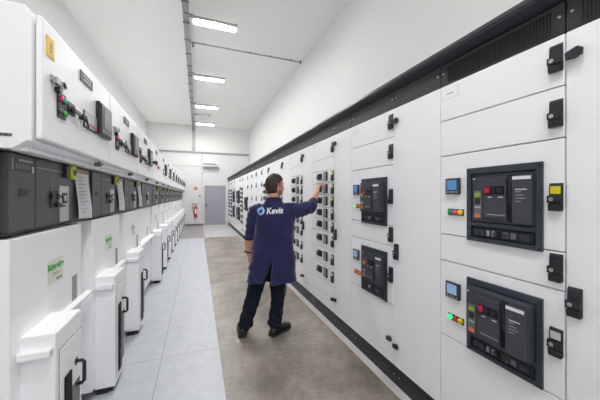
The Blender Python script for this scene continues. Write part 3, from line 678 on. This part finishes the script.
def hand(b, W, d, palm, thumb, curls, m='skin', sc_=1.0):
    """wrist W, direction d to the knuckles, palm normal, thumb-side direction, curl per finger (radians per joint)"""
    d = Vector(d).normalized(); palm = Vector(palm); palm = (palm-d*palm.dot(d)).normalized(); t = d.cross(palm)
    if t.dot(Vector(thumb)) < 0: t = -t
    W = Vector(W); K = []
    for k, (off, ln) in enumerate(((.030,.088),(.010,.092),(-.011,.088),(-.031,.080))):
        kp = W+d*ln*sc_+t*off*sc_; K.append(kp)
        b.chain([W+t*off*.55*sc_+d*.008, W+d*ln*.55*sc_+t*off*.9*sc_, kp], [.015*sc_, .0145*sc_, .0115*sc_], m)
    lens = ((.042,.026,.021),(.046,.029,.022),(.043,.027,.021),(.034,.021,.019))
    for k in range(4):
        p = K[k]; ang = .0; pts = [p]; spread = (.10,.02,-.06,-.14)[k]
        for j in range(3):
            ang += curls[k]*(.8 if j == 0 else 1.1)
            v = (d*math.cos(ang)+palm*math.sin(ang)+t*spread).normalized(); p = p+v*lens[k][j]*sc_; pts.append(p)
        b.chain(pts, [.0098*sc_, .009*sc_, .0083*sc_, .0072*sc_], m)
    p0 = W+d*.018*sc_+t*.020*sc_+palm*.006; p1 = W+d*.050*sc_+t*.042*sc_+palm*.018; p2 = p1+(d*.75+t*.35+palm*.35).normalized()*.034*sc_; p3 = p2+(d*.9+palm*.35-t*.02).normalized()*.027*sc_
    b.chain([p0, p1, p2, p3], [.016*sc_, .0125*sc_, .0105*sc_, .0085*sc_], m)
SHR, ELR, WRR = Vector((.245,.02,1.395)), Vector((.452,.135,1.425)), Vector((.539,.322,1.585))
SHL, ELL, WRL = Vector((-.17,.0,1.385)), Vector((-.232,.01,1.10)), Vector((-.246,.075,.895))
LHIP, LKN, LAN = Vector((-.075,.02,.90)), Vector((-.165,.05,.50)), Vector((-.292,.03,.10))
RHIP, RKN, RAN = Vector((.115,.02,.90)), Vector((.087,.06,.48)), Vector((.052,.05,.10))
b = MB()
# head
g = bmesh.ops.create_icosphere(b.bm, subdivisions=5, radius=1.0); b.mi('skin')
for v in g['verts']: v.co = H(head_pt(v.co.copy()))
for s in (-1, 1):
    b.ball(H(Vector((s*.078, -.012, -.012))), 1, 'skin', 3, (.010,.020,.032), HROT @ Matrix.Rotation(s*-.35, 4, 'Z'))
    b.ball(H(Vector((s*.078, -.006, -.036))), 1, 'skin', 2, (.008,.010,.012), HROT)
b.chain([H(Vector((0,-.02,-.06))), (.045,.01,1.52), (.04,.0,1.44)], [.062,.060,.068], 'skin', .25)
# torso, hidden under the coat
b.chain([(.04,.01,1.33), (.04,.01,1.1), (.03,.01,.92)], [.115,.115,.12], 'skin', .25)
b.chain([SHL+Vector((.03,0,-.01)), (.04,.0,1.38), SHR+Vector((-.03,0,-.01))], [.055,.075,.055], 'skin')
b.chain([LHIP, LKN, LAN, LAN+Vector((-.01,.12,-.06))], [.075,.05,.036,.03], 'skin')
b.chain([RHIP, RKN, RAN, RAN+Vector((.06,.12,-.06))], [.075,.05,.036,.03], 'skin')
b.chain([SHL, ELL, WRL], [.048,.042,.028], 'skin', .25)
b.chain([ELL, ELL.lerp(WRL,.35), WRL], [.052,.053,.033], 'skin', .25)
b.chain([SHR, ELR, WRR], [.048,.042,.029], 'skin', .25)
b.chain([ELR, ELR.lerp(WRR,.35), WRR], [.040,.043,.029], 'skin', .25)
hand(b, WRL, (.0,.10,-1), (.75,.25,0), (.1,.9,.1), (.35,.42,.48,.52), sc_=1.0)
hand(b, WRR, (.20,.52,.83), (.75,.25,-.45), (-.6,.1,.5), (.10,.45,.6,.7), sc_=.98)
body = voxel(b, 'body', .0045, man, 2, 'skin')
# eyes
for s in (-1, 1):
    MB_ = MB(); MB_.ball(H(head_pt(Vector((s*.031/.077, 1.0, .066)))-Vector((0,.006,0))), .011, 'eye', 2); lp(MB_.build('eye'), man)
# hair
def shell(name, mask, inf, mat, rough):
    bm = bmesh.new(); bmesh.ops.create_icosphere(bm, subdivisions=6, radius=1.0)
    kill = []
    for f in bm.faces:
        c = f.calc_center_median(); p = head_pt(c)
        if not mask(p): kill.append(f)
    bmesh.ops.delete(bm, geom=kill, context='FACES')
    for v in bm.verts:
        d = v.co.normalized(); q = head_pt(d)
        v.co = H(head_pt(d, inf+rough*noise.noise(q*55)+rough*.6*noise.noise(Vector((q.x*190, q.y*190, q.z*40)))))
    for f in bm.faces: f.smooth = True
    me = bpy.data.meshes.new(name); bm.to_mesh(me); bm.free(); me.materials.append(M[mat])
    o = bpy.data.objects.new(name, me); C.objects.link(o); o.parent = man
    s = o.modifiers.new('s', 'SOLIDIFY'); s.thickness = inf+.004; s.offset = -1
    return o
def hairmask(p):
    x, y, z = p
    if y > .055: return z > .072-.35*(y-.055)*0+ .0
    if y > .012: return z > .072-(.055-y)*.75
    if y > -.016: return z > .030 or (y > .0 and z > -.01)
    return z > -.088+.25*(y+.1)
shell('hair', hairmask, .011, 'hair', .005)
shell('beard', lambda p: (p.y > .005 and p.z < -.045 and p.z > -.125 and not (abs(p.x) < .022 and -.085 < p.z < -.055)), .0022, 'beard', .001)
# coat
def ell(cx, cy, hw, hd, z, slit, n=96, p=2.5):
    R = []
    for k in range(n):
        a = 2*PI*k/n; ca, sa = math.cos(a), math.sin(a)
        rr = (abs(ca)**p+abs(sa)**p)**(-1/p); x, y = hw*rr*ca, hd*rr*sa
        if slit and y < 0:
            xx = x+.004+.14*max(0, .84-z)
            y += slit*3.2*math.exp(-(xx/(slit*.62+.004))**4)
        R.append(Vector((cx+x, cy+y, z)))
    return R
levels = [(.585,.022,.276,.170,.050),(.60,.022,.276,.170,.047),(.66,.024,.268,.166,.036),(.72,.026,.260,.162,.026),(.78,.028,.253,.157,.016),(.83,.030,.248,.153,.006),(.88,.032,.243,.150,0),
 (.96,.036,.232,.145,0),(1.04,.040,.225,.142,0),(1.12,.044,.220,.142,0),(1.20,.048,.218,.144,0),(1.28,.052,.216,.143,0),(1.34,.052,.212,.138,0),(1.385,.050,.203,.128,0),(1.415,.047,.182,.115,0),(1.44,.045,.150,.100,0),(1.462,.044,.115,.086,0),(1.485,.044,.092,.078,0),(1.515,.045,.083,.074,0)]
b = MB(); rings = []
for z, cx, hw, hd, sl in levels:
    z = z+.02*(1-min(1, (z-.585)/.4)) if z < .985 else z
    rings.append(ell(cx, .01, hw, hd, z, sl, p=2.5 if z < 1.36 else 2.2))
rings[0] = [Vector((v.x, v.y, v.z+(.012 if v.x > .03 else (-.012 if -.03 < v.x else .005)))) for v in rings[0]]
b.loft(rings, 'coat')
b.chain([(.045-.075*math.cos(a), .005+.068*math.sin(a), 1.507+.010*math.sin(a)*-1) for a in [2*PI*k/20 for k in range(21)]], [.016]*21, 'coat', .5)
b.chain([SHL+Vector((.05,0,.0)), SHL, SHL.lerp(ELL,.5), ELL+Vector((0,0,-.005))], [.085,.073,.062,.055], 'coat', .2)
b.chain([SHR+Vector((-.06,0,-.02)), SHR+Vector((0,0,-.015)), SHR.lerp(ELR,.5)+Vector((0,0,-.02)), ELR+Vector((0,0,-.01)), ELR.lerp(WRR,.26)], [.10,.092,.085,.076,.062], 'coat', .18)
# rolled cuffs
cuL = ELL+Vector((0,.002,-.01)); b.chain([cuL+Vector((.046*math.cos(a), .046*math.sin(a), 0)) for a in [2*PI*k/16 for k in range(17)]], [.015]*17, 'coat', .6)
dR = (WRR-ELR).normalized(); u = dR.orthogonal().normalized(); v_ = dR.cross(u); cR = ELR.lerp(WRR,.30)
b.chain([cR+(u*math.cos(a)+v_*math.sin(a))*.050 for a in [2*PI*k/16 for k in range(17)]], [.017]*17, 'coat', .6)
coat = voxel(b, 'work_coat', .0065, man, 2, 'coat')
me = coat.data
me.materials.append(M['trouser'])          # darkness of the open back slit painted onto its inner faces
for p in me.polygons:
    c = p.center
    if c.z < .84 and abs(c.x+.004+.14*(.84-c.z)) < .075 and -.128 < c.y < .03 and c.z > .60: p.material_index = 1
nrm = [v.normal.copy() for v in me.vertices]
for v, n in zip(me.vertices, nrm):
    c = v.co
    q = noise.noise(Vector((c.x*7+3, c.y*7, c.z*5)))
    f = .006*noise.noise(Vector((c.x*4+c.z*9, c.y*6, c.z*4-c.x*6)))
    f += .016*math.sin(c.z*30+c.x*20+4*q)*max(0, q+.2)
    f += .012*noise.noise(Vector((c.x*6-c.z*5, c.y*5, c.z*3.5+c.x*4)))
    if c.x > .24 and c.z > 1.27: f += .007*math.sin((c.x*1.0+c.y*.6)*85+5*q)*(.55+q)
    if c.x < -.18 and c.z > 1.05: f += .004*math.sin(c.z*95+4*q)
    if c.z < .9: f += .008*math.sin(c.x*24+q*3)*(.9-c.z)*2*(1 if abs(c.x) > .06 else .2)
    v.co = c+n*f
me.update()
# printed emblem and lettering on the back
bv = BVHTree.FromPolygons([v.co.copy() for v in me.vertices], [tuple(p.vertices) for p in me.polygons])
def onback(x, z, off=.0025):
    h = bv.ray_cast(Vector((x, -1, z)), Vector((0, 1, 0)))[0]
    return Vector((x, (h.y if h else -.14)-off, z))
ex, ez = -.090, 1.386
b = MB()
def annulus(r0, r1, a0, a1, m, n=40, off=.0025, dx=0, dz=0, taper=False):
    vs, fs = [], []
    for k in range(n+1):
        a = a0+(a1-a0)*k/n; tt = k/n
        ri, ro = (r0+(r1-r0)*.5*(1-math.sin(PI*tt)), r1-(r1-r0)*.1*(1-math.sin(PI*tt))) if taper else (r0, r1)
        for j in range(4):
            r = ri+(ro-ri)*j/3; vs.append(onback(ex+dx+r*math.cos(a), ez+dz+r*math.sin(a), off))
    for k in range(n):
        for j in range(3): q = k*4+j; fs.append((q, q+1, q+5, q+4))
    b.quad_faces(vs, fs, m, True)
annulus(.016, .036, 0, 2*PI, 'logoblue', 40, .0022)
annulus(.030, .043, math.radians(-120), math.radians(100), 'logolight', 40, .0034, 0, 0, True)
annulus(.033, .042, math.radians(110), math.radians(235), 'logoblue', 30, .0034, 0, 0, True)
annulus(.012, .024, math.radians(60), math.radians(210), 'logolight', 30, .0034, -.002, .002, True)
e_ = lp(b.build('back_emblem'), coat)
vs, fs = text_mesh('Kevis', .090, .0022, .12)
b = MB(); b.quad_faces([onback(.062+v.x*.90, 1.386+v.y+v.x*.05, .003) for v in vs], fs, 'white'); lp(b.build('back_lettering'), coat)
# trousers
b = MB()
b.chain([(-.03,.01,.88), (.07,.01,.88)], [.13,.13], 'trouser', .25)
b.chain([LHIP+Vector((-.01,0,-.02)), (-.149,.03,.585), (-.198,.05,.40), (-.262,.035,.18), (-.272,.03,.135)], [.115,.098,.088,.080,.084], 'trouser', .15)
b.chain([RHIP+Vector((-.01,0,-.02)), (.080,.03,.585), (.085,.05,.40), (.052,.04,.18), (.05,.04,.135)], [.115,.092,.078,.076,.082], 'trouser', .15)
tr = voxel(b, 'trousers', .008, man, 4, 'trouser')
for v, n in zip(tr.data.vertices, [q.normal.copy() for q in tr.data.vertices]):
    c = v.co; q = noise.noise(Vector((c.x*9, c.y*9, c.z*6)))
    f = .007*noise.noise(c*7)+.006*math.sin(c.z*60+c.x*35+4*q)*(1.0 if c.z < .28 else .35)
    v.co = c+n*f
b = MB(); b.ball((.158,.045,.50), 1, 'pocket', 3, (.020,.052,.085)); lp(b.build('leg_pocket'), tr)
# shoes
def shoe(heel, ang, lift, lab=None):
    prof = [(-.03,.034,.062,.075),(.0,.044,.100,.078),(.05,.046,.115,.078),(.10,.049,.108,.074),(.15,.054,.085,.07),(.20,.056,.070,.06),(.245,.050,.060,.05),(.28,.034,.050,.04),(.297,.014,.038,.03)]
    R = Matrix.Translation(Vector(heel)) @ Matrix.Rotation(-ang, 4, 'Z') @ Matrix.Rotation(-lift, 4, 'X')
    b = MB(); rings = []
    for y, hw, top, sh in prof:
        ring = []
        for k in range(24):
            a = 2*PI*k/24; x = hw*math.cos(a); zc = (top+.02)/2
            z = zc+(top-.02)/2*math.sin(a)*(1 if math.sin(a) > 0 else 1); x *= (1-.25*max(0, math.sin(a)))
            ring.append(R @ Vector((x, y, z)))
        rings.append(ring)
    b.loft(rings, 'shoe'); b.chain([R @ Vector((0,.035,.08)), R @ Vector((0,.04,.13))], [.042,.044], 'shoe', .3)
    o = lp(b.build('shoe'), man)
    b = MB(); out = []
    for y, hw, top, sh in prof: out.append((hw*1.06+.002, y))
    pts = [(x, y) for x, y in out]+[(-x, y) for x, y in out[::-1]]
    n = len(pts); vs = [R @ Vector((x, y*1.01, 0)) for x, y in pts]+[R @ Vector((x, y*1.01, .028)) for x, y in pts]
    b.quad_faces(vs, [tuple(range(n-1, -1, -1)), tuple(range(n, 2*n))]+[(k, (k+1) % n, (k+1) % n+n, k+n) for k in range(n)], 'kick')
    lp(b.build('sole'), o)
shoe((-.300, -.02, .001), math.radians(-14), 0)
shoe((.030, .005, .001), math.radians(36), 0)
# watch
b = MB(); ww = WRL+Vector((0,-.012,.03)); dw = (WRL-ELL).normalized(); b.cyl(ww-dw*.011, ww+dw*.011, .0365, 'blk', 24); b.cyl(ww+Vector((-.03,0,0)), ww+Vector((-.042,0,0)), .018, 'blk', 16); lp(b.build('wristwatch'), man)
